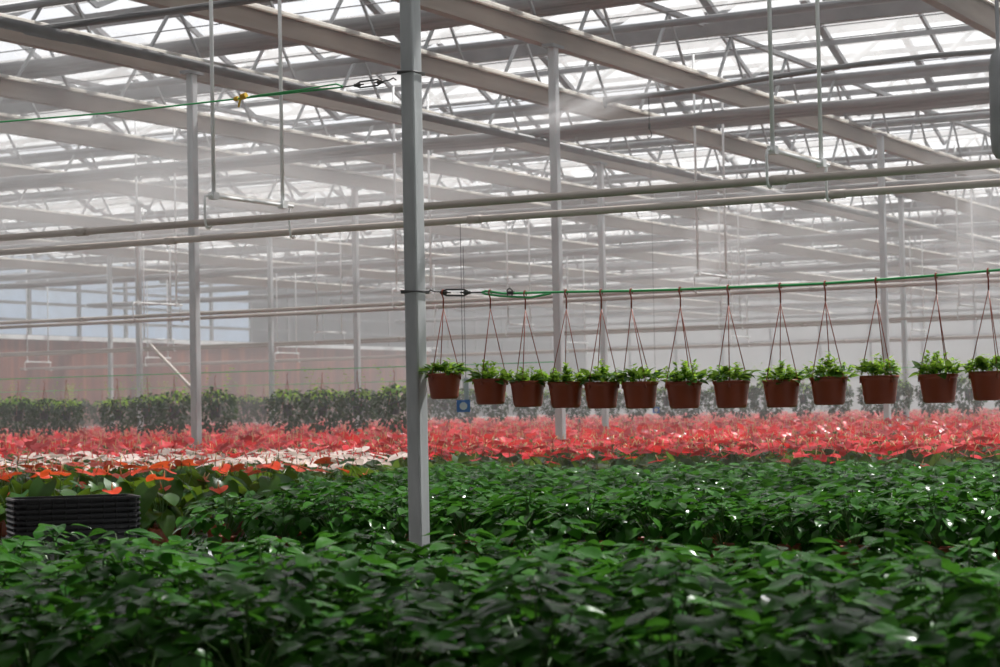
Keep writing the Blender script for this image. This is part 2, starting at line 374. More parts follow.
# ------------------------------------------------------------------ heating pipes and hangers
HP = 2.895
for i, u in enumerate((11.7, 22.1, 32.5, 42.9)):
    for j, du in enumerate((0, 1.03)):
        va, vb = min(VMAX - 1, u * 1.05), max(1, u * .2)
        pts = [(-va + (va - vb) * k / 8, 0, 0) for k in range(9)]
        m = MB(); m.tube(pts, .0255, 10)
        r = empty('heating_pipe', (0, u + du, HP)); tag(r, '%s steel heating pipe of the %s pair, %s' % (('upper', 'lower')[j], ordn(i), ('in front', 'in light haze', 'in thick haze', 'farthest')[i]), 'pipe', 'heating pipes')
        m.obj('pipe_run', M['pipe'], r, smooth=True)
        for k in range(3):
            m = MB(); xx = -(vb + (va - vb) * (.22 + .27 * k)); m.tube([(xx - .05, 0, 0), (xx + .05, 0, 0)], .031, 10); m.obj('coupling', M['pipe'], r, smooth=True)
def hanger(u, v, label):
    r = empty('pipe_hanger', P(u, v, HP)); tag(r, label, 'pipe hanger', 'pipe hangers')
    hb = .19
    for q in (.06, .90):
        m = MB(); m.tube([(0, q, hb), (0, q, HB - HP + .75)], .014, 8); m.obj('rod', M['white_paint'], r, smooth=True)
    m = MB(); m.tube([(0, .0, hb), (0, 1.03, hb)], .014, 8); m.box((0, .06, hb), (.05, .06, .05)); m.box((0, .90, hb), (.05, .06, .05)); m.obj('crossbar', M['white_paint'], r)
    for q, s in ((0, 1), (1.03, 1)):
        m = MB(); m.tube([(0, q, hb), (0, q - .035 * s, hb - .01), (0, q - .045 * s, hb - .05), (0, q - .042 * s, 0), (0, q - .03 * s, -.035), (0, q, -.042), (0, q + .035 * s, -.02)], .009, 6); m.obj('hook', M['white_paint'], r, smooth=True)
k = 0
hl = {0: ['white hanger with hooks holding the front pipes, right of centre', 'white hanger with hooks holding the front pipes, left of the thick post']}
p = on_u(770, 188, 11.7); va1 = -p.x; p = on_u(209, 232, 11.7); vb1 = -p.x
hanger(11.7, va1, hl[0][0]); hanger(11.7, vb1, hl[0][1])
for i, u in enumerate((22.1, 32.5, 42.9)):
    v = 5.0 + .5; j = 0
    while v < u * .95:
        if inview(P(u, v, HP), 0) : hanger(u, v, 'hazy white hanger on the %s pipe pair, %s from its right end' % (ordn(i + 1), ordn(j))); j += 1
        v += 4.1
# brace at left
b_ = MB(); pa, pb = on_u(150, 345, 30), on_u(196, 393, 30); b_.beam(pa, pb, .05, .05); o = b_.obj('diagonal_brace', M['pipe']); tag(o, 'pale diagonal brace in front of the brown pad wall', 'brace')

# ------------------------------------------------------------------ cables
def turnbuckle(a, b, r):                                              # body between two points
    a = Vector(a); b = Vector(b); d = (b - a).normalized(); L = (b - a).length
    up = Vector((0, 0, 1)); f = MB()
    s, e = a + d * L * .28, a + d * L * .74
    for q in (.014, -.014): f.tube([s + up * q * .4, s + d * .02 + up * q, e - d * .02 + up * q, e + up * q * .4], .0042, 8)
    f.tube([s - d * .012, s + d * .02], .0085, 8); f.tube([e - d * .02, e + d * .012], .0085, 8)
    f.obj('turnbuckle_frame', M['steel_dark'], r, smooth=True)
    f = MB(); f.tube([a, a + d * .015 + up * .012, a + d * .035 + up * .004, s + d * .04], .0035, 6); f.obj('hook_end', M['steel_dark'], r, smooth=True)
    f = MB(); f.tube([e - d * .04, b], .0035, 6); f.obj('threaded_rod', M['steel_dark'], r, smooth=True)
def tie(z, parent):                                                   # wire loop round the post
    f = MB(); w, h = .041, .0575
    for dz in (0, .006, -.006):
        f.tube([(pA.x - w, 8.3 - h, z + dz), (pA.x + w, 8.3 - h, z), (pA.x + w, 8.3 + h, z + dz), (pA.x - w, 8.3 + h, z), (pA.x - w, 8.3 - h, z + dz)], .003, 6)
    f.obj('tie_wire', M['steel_dark'], parent, smooth=True)
# lower cable with pots
r = empty('pot_cable'); tag(r, 'green sheathed cable stretched right from the thick post, carrying hanging pots', 'cable')
xy = [(503, 293.5), (566, 292), (630, 291), (680, 289.5), (728, 287.5), (780, 285.5), (825, 283.5), (876, 280), (936, 275.5), (988, 271), (1060, 264)]
cw = [on_u(x, y, 8.3) for x, y in xy]
ca = on_u(428, 292.5, 8.3); cb = on_u(482, 292.5, 8.3)
turnbuckle(ca, cb, r); tie(pA.z, r)
f = MB(); f.tube([cb, cb + Vector((.02, 0, .006))] + cw, .0052, 8); f.obj('green_line', M['green_cable'], r, smooth=True)
f = MB(); f.tube([cb, cb + Vector((.02, -.003, -.008)), on_u(500, 296, 8.295), on_u(530, 297.5, 8.295), on_u(551, 293.5, 8.297)], .005, 8); f.obj('doubled_end', M['green_cable'], r, smooth=True)
f = MB(); pc = on_u(511, 293, 8.3); f.tube([pc + Vector((-.012, -.01, -.012)), pc + Vector((-.014, -.01, .014)), pc + Vector((0, -.01, .022)), pc + Vector((.012, -.01, .01)), pc + Vector((.01, -.01, -.014))], .0035, 6); f.box(pc, (.03, .02, .014)); f.obj('cable_clamp', M['steel_dark'], r)
# upper cable to the left
r = empty('upper_cable'); tag(r, 'thin green cable stretched left from top of the thick post', 'cable')
ca2 = on_u(396, 80, 8.3); cb2 = on_u(343, 87, 8.3)
turnbuckle(ca2, cb2, r); tie(on_u(405, 74, 8.3).z, r)
f = MB(); f.tube([cb2, on_u(240, 98.5, 8.3), on_u(120, 112, 8.3), on_u(0, 122, 8.3), on_u(-60, 126, 8.3)], .0045, 8); f.obj('green_line', M['green_cable'], r, smooth=True)
f = MB(); f.tube([cb2 + Vector((0, -.005, .004)), on_u(336, 84, 8.295), on_u(300, 90, 8.295), on_u(250, 96.5, 8.295)], .004, 8); f.obj('doubled_end', M['green_cable'], r, smooth=True)
f = MB(); pt = on_u(243, 97, 8.3); f.tube([pt + Vector((-.05, 0, -.006)), pt + Vector((-.03, 0, -.004))], .012, 8); f.tube([pt + Vector((-.01, 0, 0)), pt + Vector((.02, 0, .006))], .016, 8); f.beam(pt + Vector((-.02, -.012, -.05)), pt + Vector((.0, -.012, .01)), .012, .004); f.obj('yellow_tape', M['yellow'], r)['label'] = 'yellow tape knot'

# ------------------------------------------------------------------ hanging pots (near row)
def pot_mesh(r, h, name, taper=.78):
    m = MB(); rb = r * taper
    prof = [(0.001, 0), (rb * .9, 0), (rb, .006)]
    for i in range(1, 9):
        t = i / 9; prof.append((rb + (r * .95 - rb) * t + (.0008 if i % 2 else -.0004), .006 + (h * .86) * t))
    prof += [(r * .96, h * .88), (r, h * .9), (r * 1.01, h * .99), (r * .985, h), (r * .93, h * .97), (r * .9, h * .85)]
    m.lathe(prof, 28)
    return m
pot_h_me = pot_mesh(.081, .118, 'hanging').mesh('pot', M['terracotta'], True)
for mname in ():
    pass
sm = MB(); sm.disc(.072, .1, 20, bump=.012); soil_me = sm.mesh('soil', M['soil'], True)
def hang_foliage(seed):
    rnd = random.Random(seed); dk = MB(); yl = MB()
    for i in range(46):                                               # darker leaves spilling over the rim
        a = rnd.uniform(0, 2 * PI); rr = rnd.uniform(.02, .082); L = rnd.uniform(.04, .062)
        dk.add(*leaf(L, L * .62, 5, 2, rnd.uniform(.1, .5), .2, rnd=rnd), LT((rr * math.cos(a), rr * math.sin(a), .112 + rnd.uniform(0, .03)), a + rnd.uniform(-.6, .6), rnd.uniform(-1.0, .1), rnd.uniform(-.5, .5)))
    for i in range(34):                                               # light tufts on stems
        a = rnd.uniform(0, 2 * PI); rr = rnd.uniform(.0, .11); h = .135 + rnd.uniform(.0, .062) * (1.1 - rr / .12)
        c = Vector((rr * math.cos(a), rr * math.sin(a), h))
        yl.tube([(c.x * .6, c.y * .6, .1), c], .0012, 4)
        for q in range(9):
            b_ = rnd.uniform(0, 2 * PI); L = rnd.uniform(.014, .026)
            yl.add(*leaf(L, L * .65, 3, 2, .2, .2, rnd=rnd), LT(c + Vector((0, 0, rnd.uniform(-.022, .008))), b_, rnd.uniform(-.9, .3)))
    return dk.mesh('foliage', M['leaf_b']), yl.mesh('young_shoot', M['leaf_y'])
HF = [hang_foliage(s) for s in range(5)]
pots = [(443, 399), (490, 404.5), (525, 407), (566, 408), (601, 408.5), (631, 408.5), (680, 408.5), (728, 408), (780, 407.5), (825, 405), (876, 404), (936, 403), (988, 400.5)]
pcx = [444.5, 490.5, 528, 566, 602, 640.5, 684.5, 732, 782, 829.5, 880, 939, 990]
wy = {443: 291}
def cable_y(x):
    if x <= 503: return 292
    for (x0, y0), (x1, y1) in zip(xy, xy[1:]):
        if x0 <= x <= x1: return y0 + (y1 - y0) * (x - x0) / (x1 - x0)
    return 270
lean = ['with dark leaves', 'with trailing side shoots', 'with tall light shoots', 'in front of a grey post', 'with low foliage', 'with big dark leaves in it', 'hanging alone, with narrow shoots', 'under a crossing roof pipe', 'with even low tuft', 'with full yellow-green top', 'in front of thin posts', 'with spreading leaves', 'cut by the picture edge']
for i, (hx, by) in enumerate(pots):
    hk = on_u(hx, cable_y(hx), 8.3); bt = on_u(pcx[i], by, 8.3)
    r = empty('hanging_pot', (bt.x, 8.3, bt.z), random.uniform(0, 6)); tag(r, 'terracotta hanging pot, %s along the green cable from the thick post' % ordn(i), 'hanging pot', 'terracotta pots on the near cable')
    inst(pot_h_me, 'pot', r); inst(soil_me, 'soil', r)
    fd, fy = HF[i % 5]; rz = random.uniform(0, 6)
    q = inst(fd, 'foliage', r, rz=rz); q.scale = (1.0, 1.0, random.uniform(.92, 1.1)); y_ = inst(fy, 'young_shoot', r, rz=rz, s=1); y_.scale = (1.05, 1.05, random.uniform(.95, 1.12))
    rot = Matrix.Rotation(-r.rotation_euler.z, 4, 'Z')
    hl_ = rot @ Vector((hk.x - bt.x, 0, hk.z - bt.z))
    nb = hl_ + Vector((0, 0, -.075))
    base = i * 1.1 + .4
    for q in range(3):
        a = base + q * 2 * PI / 3
        e = Vector((.079 * math.cos(a), .079 * math.sin(a), .104))
        m = MB(); m.tube([nb, nb.lerp(e, .5), e], .0021, 6); m.tube([e - Vector((0, 0, .016)), e + Vector((0, 0, .004))], .004, 6); m.obj('hanger_strand', M['hanger'], r, smooth=True)
    dx = rot @ Vector((0, -.012, 0))
    m = MB(); m.tube([nb, hl_ + Vector((0, 0, -.03)) - dx * .2, hl_ + Vector((0, 0, -.008)) + dx, hl_ + Vector((0, 0, .008)) + dx * .6, hl_ + Vector((0, 0, .011)), hl_ + Vector((0, 0, .004)) - dx, hl_ + Vector((0, 0, -.012)) - dx], .0036, 8); m.obj('hook', M['hanger'], r, smooth=True)

# ------------------------------------------------------------------ far hanging baskets
def ball_mesh(seed, R=.2):
    rnd = random.Random(seed); m = MB()
    m.cur = 1; m.lathe([(.001, .03), (.045, .03), (.058, .12), (.062, .125), (.05, .125)], 12); m.cur = 0
    for i in range(560):
        u_, a = rnd.uniform(-1, 1), rnd.uniform(0, 2 * PI); rr = R * rnd.uniform(.74, 1.08)
        s = math.sqrt(1 - u_ * u_)
        p = Vector((rr * s * math.cos(a), rr * s * math.sin(a), .12 + u_ * rr * (.62 if u_ > 0 else 1.0)))
        L = rnd.uniform(.035, .06)
        m.cur = 2 if u_ > .55 and rnd.random() < .45 else 0
        m.add(*leaf(L, L * .65, 3, 2, .2, .15, rnd=rnd), LT(p, a + rnd.uniform(-1, 1), rnd.uniform(-.6, 1.0), rnd.uniform(-.6, .6)))
    m.cur = 0
    for i in range(7):                                                # straggling shoots
        a = rnd.uniform(0, 2 * PI); up = rnd.random() < .6
        p = Vector((R * .5 * math.cos(a), R * .5 * math.sin(a), .22 if up else -.02)); 
        for k in range(7):
            p = p + Vector((math.cos(a) * .012, math.sin(a) * .012, .025 if up else -.025)); L = .04
            m.cur = 2 if up else 0
            m.add(*leaf(L, L * .6, 3, 2, .2, .15, rnd=rnd), LT(p, a + k * 2.2, 0))
    return m.mesh('basket_foliage', [M['leaf_bd'], M['black_plastic'], M['leaf_y']])
BM = [ball_mesh(40 + i) for i in range(4)]
hm = MB()
for q in range(3):
    a = q * 2 * PI / 3; hm.tube([(.079 * math.cos(a), .079 * math.sin(a), .12), (0, 0, .5)], .003, 5)
hm.tube([(0, 0, .5), (0, -.01, .54), (0, .012, .575), (0, .005, .55)], .004, 5)
hang_me = hm.mesh('hanger', M['hanger'])
def basket(p, sc_, label, group, bb=None):
    r = empty('hanging_basket', p, random.uniform(0, 6)); tag(r, label, 'hanging basket', group); r.scale = (1, 1, 1)
    o = inst(random.choice(BM), 'foliage', r, s=sc_); o.scale = (sc_ * .82, sc_ * .82, sc_ * 1.12); inst(hang_me, 'hanger', r)
UB = 20.9
b1 = [(-8, 1.05), (18, 1.1), (44, 1.0), (66, .95), (117, .95), (147, 1.05), (174, 1.15), (215, 1.2), (287, 1.1), (322, 1.15), (357, 1.05), (394, 1.15)]
zc = on_u(200, 373, UB).z
r = MB(); r.tube([(on_u(-60, 370, UB).x, UB, zc), (on_u(409, 364, UB).x, UB, zc), (on_u(560, 350, UB).x, UB, zc)], .006, 6); o = r.obj('far_cable', M['green_cable']); tag(o, 'thin green cable carrying the bushy baskets left of thick post', 'cable')
for i, (x, s) in enumerate(b1):
    p = on_u(x, 370, UB); basket((p.x, UB, zc - .61), s * 1.25, 'bushy hanging basket left of the thick post, %s from left edge' % ordn(i), 'bushy hanging baskets at left')
UC = 31.0; v = 8.0; i = 0
r = MB(); r.tube([(-31, UC, zc), (-7, UC, zc)], .006, 6); o = r.obj('far_cable', M['green_cable']); tag(o, 'faint cable above the hazy row of baskets', 'cable')
while v < 29.5:
    basket(P(UC, v + random.uniform(-.06, .06), zc - .57), random.uniform(1.3, 1.6), 'hazy dark hanging basket in the far row, %s from the right' % ordn(i), 'hazy far row of hanging baskets'); v += random.uniform(.43, .62); i += 1

# ------------------------------------------------------------------ small hanging fittings
def sensor(px, py, Z, label, s=1.0):
    p = at_z(px, py, Z); r = empty('sensor_box', p, TH, label=label, cat='sensor')
    k = Z / F
    m = MB(); m.box((0, 0, 0), (13.5 * k * s, .03, 12 * k * s)); m.obj('housing', M['blue'], r)
    m = MB()
    n = 20; rr = 3.9 * k * s
    m.add([(0, -.02, 0)] + [(rr * math.cos(2 * PI * q / n), -.02, rr * math.sin(2 * PI * q / n)) for q in range(n)], [(0, 1 + q, 1 + (q + 1) % n) for q in range(n)])
    m.add([(rr * math.cos(2 * PI * q / n), yy, rr * math.sin(2 * PI * q / n)) for yy in (-.02, -.014) for q in range(n)], [(q, (q + 1) % n, n + (q + 1) % n, n + q) for q in range(n)])
    m.obj('dial', M['white_plastic'], r)
    return r, k
r, k = sensor(463.5, 406, 13, 'blue square sensor box with white dial hanging beside the first pot')
m = MB(); m.box((.02, 0, 6 * k + .07), (.028, .02, .14))
for q in range(9): m.box((.02, -.002, 6 * k + .01 + q * .015), (.034, .026, .006))
m.obj('ribbed_shield', M['white_plastic'], r)
m = MB(); m.tube([(.0, 0, .1), (.0, 0, 1.15)], .0018, 4); m.tube([(.018, 0, .1), (.016, 0, 1.0)], .0018, 4); m.obj('suspension_wire', M['steel_dark'], r)
r, k = sensor(656, 410, 24, 'small blue box hanging between the sixth and seventh pots', .5)
m = MB(); m.tube([(0, 0, .05), (0, 0, 2.9)], .002, 4); m.obj('suspension_wire', M['steel_dark'], r)
p = at_z(649.5, 137, 15.5); r = empty('hanging_hook', p, label='small dark hook on a wire below the roof, right of centre', cat='hook')
m = MB(); m.tube([(0, 0, .06), (0, 0, .3)], .003, 5); m.obj('wire', M['steel_dark'], r)
m = MB(); m.tube([(0, 0, .06), (0, 0, .1)], .009, 6); m.tube([(0, 0, .06), (.018, 0, .03), (.014, 0, 0), (-.008, 0, -.01), (-.016, 0, .012)], .004, 6); m.obj('hook', M['steel_dark'], r)
# grey sleeve at the right edge
p = at_z(1001, 158, 12.5); m = MB(); m.lathe([(.001, -.01), (.03, 0), (.052, .04), (.06, .12), (.058, .55), (.045, .62), (.012, .66), (.012, 2.6)], 16, (0, 0, 0)); o = m.obj('hanging_sleeve', M['galv_far'], smooth=True, loc=p); tag(o, 'grey rounded sleeve hanging above the pipes at the right edge', 'sleeve')

# ------------------------------------------------------------------ benches
BT = .80
def bench(name, ua, ub, va, vb, label):
    r = empty(name, P((ua + ub) / 2, (va + vb) / 2, 0)); tag(r, label, 'bench', 'plant benches')
    w, d = vb - va, ub - ua
    m = MB(); m.box((0, 0, BT - .015), (w, d, .03)); m.obj('bench_top', M['bench'], r)
    m = MB()
    for s in (-1, 1): m.box((0, s * (d / 2 - .01), BT - .01), (w, .03, .08)); m.box((s * (w / 2 - .01), 0, BT - .01), (.03, d, .08))
    m.obj('bench_edge', M['alu'], r)
    n = max(2, min(8, int(w / 3)))
    for k in range(n):
        for s in (-1, 1):
            m = MB(); m.box((-w / 2 + .3 + (w - .6) * k / (n - 1), s * (d / 2 - .2), (BT - .04) / 2), (.05, .05, BT - .04)); m.obj('leg', M['galv'], r)
bench('plant_bench', 3.2, 5.85, -1.0, 7.2, 'bench under the green plants closest to the camera')
bench('plant_bench', 8.5, 13.35, 1.9, 14, 'bench carrying green plants, black trays and pink flowers')
ub = 13.6; i = 0
while ub < 62:
    bench('plant_bench', ub, ub + 5.6, max(1.5, ub * .2), min(37, ub * .98 + 3), 'bench under the red flower field, %s from the front' % ordn(i)); ub += 5.9; i += 1

# ------------------------------------------------------------------ green plants
small_pot = pot_mesh(.07, .12, 'p').mesh('pot', M['terracotta'], True)
def green_mesh(seed):
    rnd = random.Random(seed); m = MB(); R_ = .215; top = .33
    st = MB()
    tips = []
    for i in range(84):
        a = i * 2.399 + rnd.uniform(-.3, .3); t = math.sqrt((i + .5) / 84); rr = R_ * t * rnd.uniform(.85, 1.1)
        z = .12 + (top - .12) * (1 - .45 * t ** 2.4) + rnd.uniform(-.06, .035)
        L = rnd.uniform(.05, .088)
        base = Vector((max(rr - L * .5, 0) * math.cos(a), max(rr - L * .5, 0) * math.sin(a), z))
        m.add(*leaf(L, L * rnd.uniform(.58, .72), 7, 4, rnd.uniform(.08, .35), rnd.uniform(.05, .3), wav=.012, rnd=rnd), LT(base, a + rnd.uniform(-.9, .9), rnd.uniform(-.3, .15) + .22 * t, rnd.uniform(-.4, .4)))
        if i % 5 == 0: tips.append(base)
    for i in range(64):                                               # lower skirt
        a = rnd.uniform(0, 2 * PI); z = rnd.uniform(.04, .24); rr = R_ * rnd.uniform(.6, .9); L = rnd.uniform(.06, .09)
        m.add(*leaf(L, L * .64, 5, 2, .3, .2, rnd=rnd), LT((rr * math.cos(a), rr * math.sin(a), z), a + rnd.uniform(-.5, .5), rnd.uniform(.2, .9), rnd.uniform(-.4, .4)))
    for tp in tips: st.tube([(0, 0, .1), tp * .5 + Vector((0, 0, .09)), tp], .0022, 4)
    return m.mesh('foliage', M['leaf_g'], True), st.mesh('stem', M['stem'])
GM = [green_mesh(100 + i) for i in range(6)]
sm = MB(); sm.disc(.062, .105, 14, bump=.006); soil2 = sm.mesh('soil', M['soil'])
cnt = {'g': 0}
def green_plant(u, v, lab, grp, s):
    r = empty('leafy_plant', P(u, v, BT + .003), random.uniform(0, 6)); tag(r, lab, 'potted plant', grp)
    fm, stm = random.choice(GM)
    inst(small_pot, 'pot', r); inst(soil2, 'soil', r); a = random.uniform(0, 6)
    f = inst(fm, 'foliage', r, rz=a); f.scale = (1.12, 1.12, s); q = inst(stm, 'stem', r, rz=a); q.scale = (1.12, 1.12, s)
    cnt['g'] += 1
def where(px):
    for lim, t in ((125, 'at the left edge'), (250, 'near the black trays'), (375, 'left of the thick post'), (470, 'right at the thick post'), (600, 'in the middle'), (730, 'right of the middle'), (870, 'toward the right'), (5000, 'at the right edge')):
        if px < lim: return t
# foreground bed
u = 5.66; row = 0
while u > 3.35:
    v = -1.0 + (row % 2) * .165; 
    while v < 7.2:
        p = P(u, v, 1.1)
        x, y, z = proj(p)
        if z > 2.5 and -50 < x < 1050 and y < 667 + 90:
            green_plant(u + random.uniform(-.03, .03), v + random.uniform(-.03, .03), 'leafy plant in the near bed, %s row from its back, %s' % (ordn(row), where(x)), 'leafy plants in the near green bed', random.uniform(.9, 1.1) + (.0 if x < 170 else .03 if x < 300 else .05))
        v += .33
    u -= .33; row += 1
# second bed
AN = []
u = 8.78; row = 0
while u < 13.3:
    v = 1.7 + (row % 2) * .17
    while v < 13.5:
        p = P(u, v, 1.1); x, y, z = proj(p)
        if -45 < x < 1045:
            if v > 6.5 + (u - 8.7) * .3 and u < 11.2:
                if not (u < 10.1 and v < 7.3) and u > 9.3: AN.append((u, v, 'orange'))
            elif v > 7.35 + (u - 11.2) * .25 and u >= 11.2: AN.append((u, v, 'pink'))
            else: green_plant(u + random.uniform(-.03, .03), v + random.uniform(-.03, .03), 'glossy plant in the bed behind the thick post, %s row, %s' % (ordn(row), where(x)), 'leafy plants in the second green bed', random.uniform(.92, 1.1))
        v += .34
    u += .33; row += 1
print('green plants', cnt)

# ------------------------------------------------------------------ flamingo flowers
def anth_leaves(seed, n=11):
    rnd = random.Random(seed); m = MB(); st = MB()
    for i in range(n):
        a = i * 2.399 + rnd.uniform(-.3, .3); h = rnd.uniform(.2, .37); rr = rnd.uniform(.04, .15); L = rnd.uniform(.14, .21)
        b_ = Vector((rr * math.cos(a), rr * math.sin(a), h))
        m.add(*leaf(L, L * .78, 8, 6, rnd.uniform(.15, .5), rnd.uniform(.05, .2), True, .012, rnd), LT(b_, a + rnd.uniform(-.3, .3), rnd.uniform(-.1, .9), rnd.uniform(-.4, .4)))
        st.tube([(0, 0, .1), (b_.x * .4, b_.y * .4, h * .6), b_], .0028, 5)
    return m.mesh('foliage', M['leaf_a'], True), st.mesh('petiole', M['stem'])
AL = [anth_leaves(200 + i) for i in range(4)]
def spathe(mm, S, tilt, rnd, seg=(7, 6)):
    vs, fs = leaf(S, S * .92, seg[0], seg[1], .12, .12, True, .02, rnd)
    vs = [(x - S * .25, y, z) for x, y, z in vs]
    return vs, fs
def flower_meshes(seed, kind):
    rnd = random.Random(seed); S = rnd.uniform(.105, .15)
    m = MB(); m.add(*spathe(m, S, 0, rnd), Matrix.Rotation(rnd.uniform(-.25, .25), 4, 'Y') @ Matrix.Rotation(rnd.uniform(-.3, .3), 4, 'X'))
    sp = MB(); sp.tube([(0, 0, .002), (.006, 0, .025), (.016, 0, .05)], .004, 6, radii=[.0048, .0044, .002])
    return m.mesh('flower', M['spathe_' + kind], True), sp.mesh('spadix', M['pink_spadix' if kind == 'pink' else 'spadix'], True)
FM = {k: [flower_meshes(300 + i, k) for i in range(4)] for k in ('red', 'orange', 'pink')}
stalk_cache = {}
def stalk(h):
    k = round(h, 2)
    if k not in stalk_cache:
        m = MB(); m.tube([(0, 0, 0), (.004, .002, -k * .5), (0, 0, -k)], .0025, 5); stalk_cache[k] = m.mesh('flower_stalk', M['stem'])
    return stalk_cache[k]
def anth_proto(seed, kind, nf):
    rnd = random.Random(seed)
    r = empty('flamingo_flower', (0, 0, 0)); lv, pt = AL[seed % 4]
    inst(small_pot, 'pot', r); inst(soil2, 'soil', r); inst(lv, 'foliage', r); inst(pt, 'petiole', r)
    for i in range(nf):
        a = i * 2 * PI / nf + rnd.uniform(-.4, .4); rr = rnd.uniform(.05, .17); h = rnd.uniform(.28, .46) if kind == 'orange' else rnd.uniform(.25, .48)
        fm, spd = FM[kind][rnd.randrange(4)]
        f = inst(fm, 'flower', r, (rr * math.cos(a), rr * math.sin(a), h), a); f.rotation_euler = (rnd.uniform(-.3, .3), rnd.uniform(-.1, .5), a)
        inst(spd, 'spadix', f); q = inst(stalk(h - .12), 'flower_stalk', f)
        q.rotation_euler = (rnd.uniform(-.1, .1), rnd.uniform(-.1, .1), 0)
    return r
protos = {k: [anth_proto(400 + i * 7, k, nf) for i, nf in enumerate((4, 4, 5) if k == 'red' else (3, 3, 4) if k == 'pink' else (2, 2, 3))] for k in ('red', 'orange', 'pink')}
used = set()
def place_anth(u, v, kind, label, grp):
    i = random.randrange(3); p = protos[kind][i]
    r = p if (kind, i) not in used else copy_tree(p)
    used.add((kind, i)); r.location = P(u, v, BT + .003); r.rotation_euler = (0, 0, random.uniform(0, 6)); s = random.uniform(.92, 1.06); r.scale = (s, s, s)
    tag(r, label, 'flowering plant', grp)
# positions
for (u, v, k) in AN:
    x, y, z = proj(P(u, v, 1.2)); row = int((u - 8.6) / .33)
    if k == 'orange': place_anth(u + random.uniform(-.04, .04), v + random.uniform(-.04, .04), k, 'orange-red flamingo flower behind the black trays, %s row, %s' % (ordn(row), where(x)), 'orange-red flamingo flowers')
    else: place_anth(u + random.uniform(-.04, .04), v + random.uniform(-.04, .04), k, 'pale pink flamingo flower plant in the %s row, %s' % (ordn(max(0, row - 7)), where(x)), 'pale pink flamingo flowers')
# simple merged meshes of one plant for the farther ones
def flat_plant(seed, kind, nf=4, nl=9, seg=(4, 2)):
    rnd = random.Random(seed); m = MB()
    for i in range(nl):
        a = i * 2.399; h = rnd.uniform(.22, .36); rr = rnd.uniform(.04, .14); L = rnd.uniform(.13, .18)
        m.add(*leaf(L, L * .78, 5, 4 if seg[0] > 4 else 2, .3, .1, True, 0, rnd), LT((rr * math.cos(a), rr * math.sin(a), h), a, rnd.uniform(-.1, .8), rnd.uniform(-.4, .4)))
    m.cur = 1
    for i in range(nf):
        a = i * 2 * PI / nf + rnd.uniform(-.4, .4); rr = rnd.uniform(.05, .18); h = rnd.uniform(.31, .49); S = rnd.uniform(.09, .13)
        m.add(*spathe(m, S, 0, rnd, seg), LT((rr * math.cos(a), rr * math.sin(a), h), a, rnd.uniform(-.2, .5), rnd.uniform(-.35, .35)))
    m.cur = 2
    for i in range(1): 
        a = rnd.uniform(0, 6); rr = .1; m.tube([(rr * math.cos(a), rr * math.sin(a), .45), (rr * math.cos(a) + .01, rr * math.sin(a), .5)], .004, 4)
    return m
cand = []
u = 13.8; row = 0
while u < 68:
    near = u < 24
    du = .34 if near else .34 + (u - 24) * .012
    v = u * .1 + random.uniform(0, du)
    vm = min(37.5, u * .98)
    while v < vm:
        x, y, z = proj(P(u, v, 1.2))
        if -60 < x < 1030 or (z > 26 and 1030 <= x < 1300) or (z > 16 and 1030 <= x < 1120): cand.append((z, u + random.uniform(-.06, .06), v + random.uniform(-.06, .06), row, x))
        v += du
    if row % 16 == 15: u += .5
    u += du; row += 1
cand.sort(key=lambda c: (c[4] > 1030, c[0]))
nind = 300 - len(AN)
for j, (z, u, v, row, x) in enumerate(cand[:nind]):
    place_anth(u, v, 'red', 'red flamingo flower in the %s row of red, %s' % (ordn(row), where(x)), 'red flamingo flowers')
FP = []
for i in range(5):
    m = flat_plant(500 + i, 'red'); FP.append((np.array(m.v, dtype=np.float32), m.f, np.array(m.mi)))
V, FL, FT, MI = [], [], [], []
off = 0
rng = random.Random(5)
for (z, u, v, row, x) in cand[nind:]:
    vv, ff, mi = FP[rng.randrange(5)]
    a = rng.uniform(0, 6.28); s = rng.uniform(.9, 1.08) * (1 + max(0, u - 24) * .012)
    zs = rng.uniform(.98, 1.14)
    c, s_ = math.cos(a), math.sin(a)
    W = np.empty_like(vv); W[:, 0] = (vv[:, 0] * c - vv[:, 1] * s_) * s - v; W[:, 1] = (vv[:, 0] * s_ + vv[:, 1] * c) * s + u; W[:, 2] = vv[:, 2] * zs + BT
    V.append(W); FL += [tuple(q + off for q in f) for f in ff]; MI.append(mi); off += len(vv)
me = bpy.data.meshes.new('flamingo_flower_field'); me.from_pydata(np.concatenate(V).tolist(), [], FL)
for k in ('leaf_a', 'spathe_red', 'spadix'): me.materials.append(M[k])
me.polygons.foreach_set('material_index', np.concatenate(MI).astype(np.int32)); me.update()
o = bpy.data.objects.new('flamingo_flower_field', me); COL.objects.link(o); tag(o, 'distant field of red flamingo flowers fading into the mist', 'flowers', 'red flamingo flowers', 'stuff')
print('anth', len(cand), 'AN', len(AN))

# ------------------------------------------------------------------ trays
def rr(w, d, c, n=5):
    o = []
    for sx, sy, a0 in ((1, 1, 0), (-1, 1, PI / 2), (-1, -1, PI), (1, -1, 1.5 * PI)):
        for q in range(n): a = a0 + PI / 2 * q / (n - 1); o.append((sx * (w / 2 - c) + c * math.cos(a), sy * (d / 2 - c) + c * math.sin(a)))
    return o
TW, TD = .66, .38
m = MB()
lv = [(TW - .03, TD - .03, 0), (TW - .012, TD - .012, .052), (TW - .012, TD - .012, .054), (TW + .012, TD + .012, .055), (TW + .014, TD + .014, .050), (TW + .018, TD + .018, .050), (TW + .016, TD + .016, .060), (TW - .016, TD - .016, .060), (TW - .034, TD - .034, .004)]
rings = [[(x, y, z) for x, y in rr(w, d, .05)] for w, d, z in lv]; n = len(rings[0])
vs = [p for r_ in rings for p in r_]; fs = [tuple(range(n))[::-1]]
